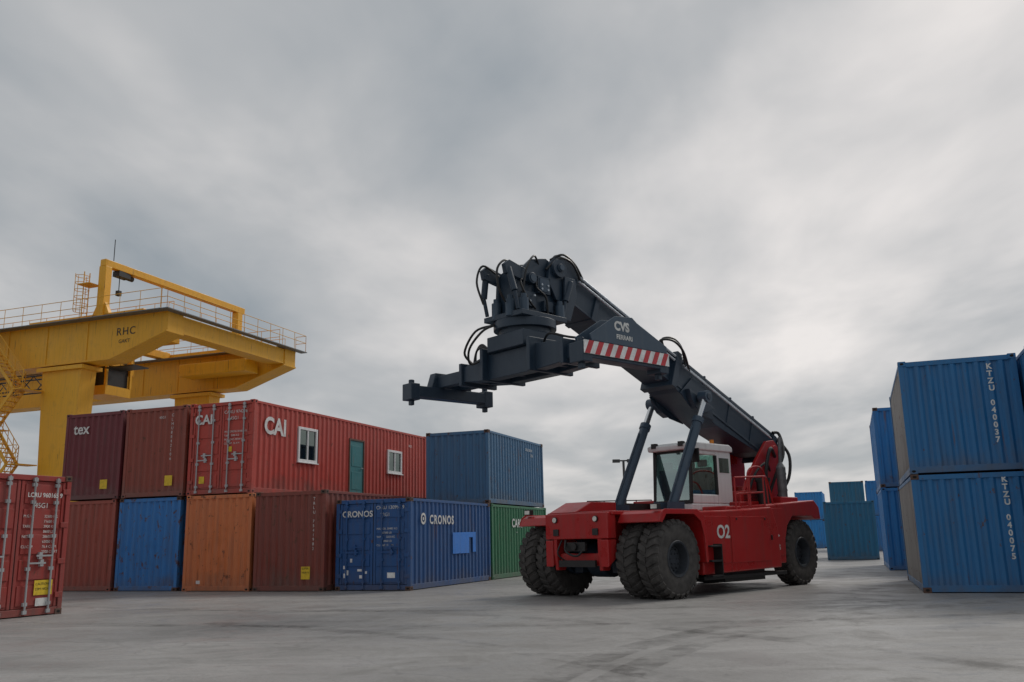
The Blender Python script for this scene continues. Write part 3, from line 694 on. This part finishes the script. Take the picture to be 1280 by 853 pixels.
for i in range(n):
    y=-1.26+i*2.52/n
    b.prism([(y,4.93),(y+.14,4.93),(min(y+.14+.13,1.26),5.19),(y+.13,5.19)],'x',3.0855,3.088)
b.obj('warning_stripes',rs,'stripeR')
text('spreader_text',rs,'CVS','white',.25,SM@tm((3.094,-.4,5.5),'right'),bold=.012)
text('spreader_text',rs,'FERRARI','white',.13,SM@tm((3.094,-.35,5.32),'right'),bold=.004)
b=MB();b.m=SM
for k in range(3): b.tube([(-1.0+.12*k,-.3,5.6),(-1.1,-.35,5.85+.04*k),(-1.4,-.3,5.82),(-1.5-.04*k,-.25,5.5)],.026)
b.tube([(.8,-.2,5.6),(1.1,-.3,5.8),(1.6,-.2,5.65),(2.4,0,5.45)],.026)
b.obj('spreader_hoses',rs,'hose',smooth=True)
b=MB();b.m=SM;b.cyl((-1.7,0,5.3),(-2.7,0,5.3),.05,10);b.cyl((1.7,0,5.3),(2.7,0,5.3),.05,10);b.obj('spreader_rams',rs,'chrome',smooth=True)
b=MB();b.cyl((-6.35,1.15,2.2),(-6.35,1.15,3.15),.13,20);b.cyl((-6.35,1.15,3.15),(-6.35,1.15,3.3),.13,20,.05);b.cyl((-6.35,1.15,3.3),(-6.42,1.15,4.0),.05,12)
for z in (2.5,2.95): b.cyl((-6.35,1.15,z),(-6.35,1.15,z+.05),.14,20)
b.obj('exhaust_silencer',rs,'greyst',smooth=True)
b=MB();b.cyl((-5.6,1.0,2.1),(-5.6,1.0,2.75),.18,20);b.cyl((-5.6,1.0,2.75),(-5.6,1.0,2.85),.21,20)
b.tube([(-6.1,.8,2.4),(-6.0,.9,3.1),(-6.3,.9,3.7),(-6.7,.8,3.5)],.05);b.tube([(-6.3,.75,2.4),(-6.6,.85,3.0),(-7.1,.85,3.6),(-7.4,.6,4.2),(-7.2,.5,4.25)],.045)
b.tube([(-5.2,.75,2.4),(-5.6,.8,3.0),(-6.2,.78,3.3),(-6.5,.72,3.1)],.035);b.tube([(-6.8,.75,2.4),(-7.2,.9,2.9),(-7.5,.8,3.6),(-7.55,.4,4.1)],.045)
b.obj('air_cleaner_and_hoses',rs,'blackp',smooth=True)
# ------------------------------------------------------------------ yard light mast
lm=empty('yard_light_mast',(12.0,100,0),0)
b=MB();b.cyl((0,0,0),(0,0,9.6),.17,8,.13);b.beam((-.9,0,9.6),(.9,0,9.6),.15,.15);b.box(-1.2,-.4,-.2,.2,9.4,9.75);b.box(.4,1.2,-.2,.2,9.4,9.75);b.obj('mast',lm,'mast')
b=MB();b.box(-.08,.03,-.03,.05,0,.03);b.box(-.02,.06,-.05,.02,.004,.04);b.obj('crumpled_paper',None,'paper',bevel=.006).location=(-4.05,6.85,0)
# ------------------------------------------------------------------ ground
m,nt,p=newmat('concrete_ground')
def gn(scale,detail,rough,sv=(1,1,1),dist=0,rot=.6):
    tc=N(nt,'ShaderNodeTexCoord');mp=N(nt,'ShaderNodeMapping');nt.links.new(tc.outputs['Object'],mp.inputs[0]);mp.inputs[3].default_value=sv;mp.inputs[2].default_value=(0,0,rot)
    n=N(nt,'ShaderNodeTexNoise');nt.links.new(mp.outputs[0],n.inputs['Vector']);n.inputs['Scale'].default_value=scale;n.inputs['Detail'].default_value=detail;n.inputs['Roughness'].default_value=rough;n.inputs['Distortion'].default_value=dist
    return n.outputs[0]
ga=gn(.22,6,.6,(1,1,1),.6);gb=gn(.9,7,.7,(1,1,1),.8)
c=mixc(nt,ramp(nt,ga,.36,.66),(.235,.226,.218),(.355,.346,.335))
c=mixc(nt,ramp(nt,gb,.48,.63,0,.65),c,(.175,.168,.161))
c=mixc(nt,ramp(nt,gn(.6,6,.7,(.25,1.6,1),.5),.52,.68,0,.65),c,(.44,.43,.418))
c=mixc(nt,ramp(nt,gn(28,3,.7),.35,.7,0,.45),c,(.18,.174,.168))
c=mixc(nt,ramp(nt,gn(2.4,6,.75,(1,1,1),1.0),.58,.65,0,.45),c,(.12,.115,.11))
vo=N(nt,'ShaderNodeTexVoronoi',feature='DISTANCE_TO_EDGE');tc=N(nt,'ShaderNodeTexCoord');nz=N(nt,'ShaderNodeTexNoise');nt.links.new(tc.outputs['Object'],nz.inputs['Vector']);nz.inputs['Scale'].default_value=.6;nz.inputs['Detail'].default_value=5
ad=N(nt,'ShaderNodeMix',data_type='RGBA',blend_type='LINEAR_LIGHT');ad.inputs[0].default_value=.9;nt.links.new(tc.outputs['Object'],ad.inputs[6]);nt.links.new(nz.outputs['Color'],ad.inputs[7])
nt.links.new(ad.outputs[2],vo.inputs['Vector']);vo.inputs['Scale'].default_value=.11
c=mixc(nt,ramp(nt,vo.outputs['Distance'],.0,.004,.3,0),c,(.1,.095,.09))
nt.links.new(c,p.inputs['Base Color'])
nt.links.new(ramp(nt,gb,.4,.62,.38,.7),p.inputs['Roughness'])
bp=N(nt,'ShaderNodeBump');bp.inputs['Strength'].default_value=.4;bp.inputs['Distance'].default_value=.02;nt.links.new(gn(14,5,.7),bp.inputs['Height']);nt.links.new(bp.outputs[0],p.inputs['Normal'])
b=MB();b.add([(-900,-300,0),(900,-300,0),(900,1500,0),(-900,1500,0)],[(0,1,2,3)]);go=b.obj('ground',None,m,recalc=False)
# rubber tyre marks on the concrete
mm=bpy.data.materials.new('tyre_mark_rubber');mm.use_nodes=True;nt=mm.node_tree;nt.nodes.clear()
o=N(nt,'ShaderNodeOutputMaterial');tr_=N(nt,'ShaderNodeBsdfTransparent');df_=N(nt,'ShaderNodeBsdfDiffuse');mx=N(nt,'ShaderNodeMixShader');df_.inputs[0].default_value=(.07,.066,.062,1)
q1=noise(nt,1.1,7,.75);nt.links.new(ramp(nt,q1,.45,.75,.0,.38),mx.inputs[0]);nt.links.new(tr_.outputs[0],mx.inputs[1]);nt.links.new(df_.outputs[0],mx.inputs[2]);nt.links.new(mx.outputs[0],o.inputs[0])
b=MB();zl=.004
def mark(cx,cy,r,a0,a1,w):
    global zl
    n=30;vs=[]
    for i in range(n+1):
        a=R(a0+(a1-a0)*i/n)
        for rr_ in (r-w/2,r+w/2): vs.append((cx+rr_*math.cos(a),cy+rr_*math.sin(a),zl))
    b.add(vs,[(2*i,2*i+1,2*i+3,2*i+2) for i in range(n)]);zl+=.0012
for off in (0,.62): mark(15,4,15+off,100,165,.42)
for off in (0,3.2): mark(-14,2,17+off,10,60,.4)
mark(3,42,24,225,290,.4);mark(3,42,27.2,225,290,.4)
b.obj('tyre_marks',None,mm,recalc=False)
# ------------------------------------------------------------------ world + sun
w=bpy.data.worlds.new("World");sc.world=w;w.use_nodes=True;nt=w.node_tree;nt.nodes.clear()
wo=N(nt,'ShaderNodeOutputWorld');bg=N(nt,'ShaderNodeBackground');nt.links.new(bg.outputs[0],wo.inputs[0]);bg.inputs[1].default_value=.1
sunaz,sunel=R(48),R(42)
sky=N(nt,'ShaderNodeTexSky',sky_type='NISHITA');sky.sun_disc=False;sky.sun_elevation=sunel;sky.sun_rotation=sunaz
tc=N(nt,'ShaderNodeTexCoord');nm=N(nt,'ShaderNodeVectorMath',operation='NORMALIZE');nt.links.new(tc.outputs['Generated'],nm.inputs[0])
sp=N(nt,'ShaderNodeSeparateXYZ');nt.links.new(nm.outputs[0],sp.inputs[0])
def M(op,a,b_=None,cl=False):
    n=N(nt,'ShaderNodeMath',operation=op);n.use_clamp=cl
    for i,v in enumerate((a,b_)):
        if v is None: continue
        if isinstance(v,(int,float)): n.inputs[i].default_value=v
        else: nt.links.new(v,n.inputs[i])
    return n.outputs[0]
zc=M('ADD',M('MAXIMUM',sp.outputs[2],0),.13)
cb=N(nt,'ShaderNodeCombineXYZ');nt.links.new(M('DIVIDE',sp.outputs[0],zc),cb.inputs[0]);nt.links.new(M('DIVIDE',sp.outputs[1],zc),cb.inputs[1])
def cn(scale,det,ro,sv,rot,dist=0,off=(0,0,0)):
    mp=N(nt,'ShaderNodeMapping');nt.links.new(cb.outputs[0],mp.inputs[0]);mp.inputs[1].default_value=off;mp.inputs[2].default_value=(0,0,rot);mp.inputs[3].default_value=sv
    n=N(nt,'ShaderNodeTexNoise');nt.links.new(mp.outputs[0],n.inputs['Vector']);n.inputs['Scale'].default_value=scale;n.inputs['Detail'].default_value=det;n.inputs['Roughness'].default_value=ro;n.inputs['Distortion'].default_value=dist;return n.outputs[0]
n1=cn(.75,5,.5,(1,.6,1),R(-35),.3,(3.1,1.7,0));n2=cn(2.0,5,.52,(1,.6,1),R(20),.25,(0,5,0))
v=M('ADD',M('MULTIPLY',n1,.64),M('MULTIPLY',n2,.36))
def glow(d,pw):
    d=Vector(d).normalized();vm=N(nt,'ShaderNodeVectorMath',operation='DOT_PRODUCT');nt.links.new(nm.outputs[0],vm.inputs[0]);vm.inputs[1].default_value=d
    return M('POWER',M('MAXIMUM',vm.outputs['Value'],0),pw)
hz=M('POWER',M('SUBTRACT',1,M('MAXIMUM',sp.outputs[2],0)),9)
t=M('ADD',M('MULTIPLY',M('SUBTRACT',v,.5),3.0),.31)
t=M('ADD',t,M('MULTIPLY',glow((.36,.80,.50),22),.52))
t=M('ADD',t,M('MULTIPLY',hz,.24))
t=M('ADD',t,M('MULTIPLY',glow((.25,.95,.25),8),.18),True)
cl=N(nt,'ShaderNodeValToRGB');nt.links.new(t,cl.inputs[0])
e=cl.color_ramp.elements;e[0].position=0;e[0].color=(.30,.335,.365,1);e[1].position=1;e[1].color=(.85,.81,.785,1)
x=cl.color_ramp.elements.new(.45);x.color=(.475,.485,.495,1)
sc10=N(nt,'ShaderNodeVectorMath',operation='SCALE');nt.links.new(cl.outputs[0],sc10.inputs[0]);sc10.inputs['Scale'].default_value=10
nt.links.new(mixc(nt,.96,sky.outputs[0],sc10.outputs[0]),bg.inputs[0])
w.cycles.sampling_method='MANUAL';w.cycles.sample_map_resolution=256
sl=bpy.data.lights.new('sun','SUN');sl.energy=1.4;sl.angle=R(16);sl.color=(1,.95,.88)
so=bpy.data.objects.new('sun',sl);sc.collection.objects.link(so)
sd=Vector((math.sin(sunaz)*math.cos(sunel),math.cos(sunaz)*math.cos(sunel),math.sin(sunel)))
so.rotation_euler=sd.to_track_quat('Z','Y').to_euler()
# ------------------------------------------------------------------ camera
cam=bpy.data.cameras.new('camera');co=bpy.data.objects.new('camera',cam);sc.collection.objects.link(co);sc.camera=co
cam.sensor_width=36;cam.lens=1126.9/1280*36;cam.clip_end=3000;cam.clip_start=.1
pp,rr=.2170,.0213
fw=Vector((0,math.cos(pp),math.sin(pp)));up0=Vector((0,-math.sin(pp),math.cos(pp)));rt0=Vector((1,0,0))
rt=rt0*math.cos(rr)-up0*math.sin(rr);up=rt0*math.sin(rr)+up0*math.cos(rr)
mw=Matrix((rt,up,-fw)).transposed().to_4x4();mw.translation=(0,0,1.3366);co.matrix_world=mw
sc.view_settings.view_transform='Standard';sc.view_settings.look='None';sc.view_settings.exposure=0
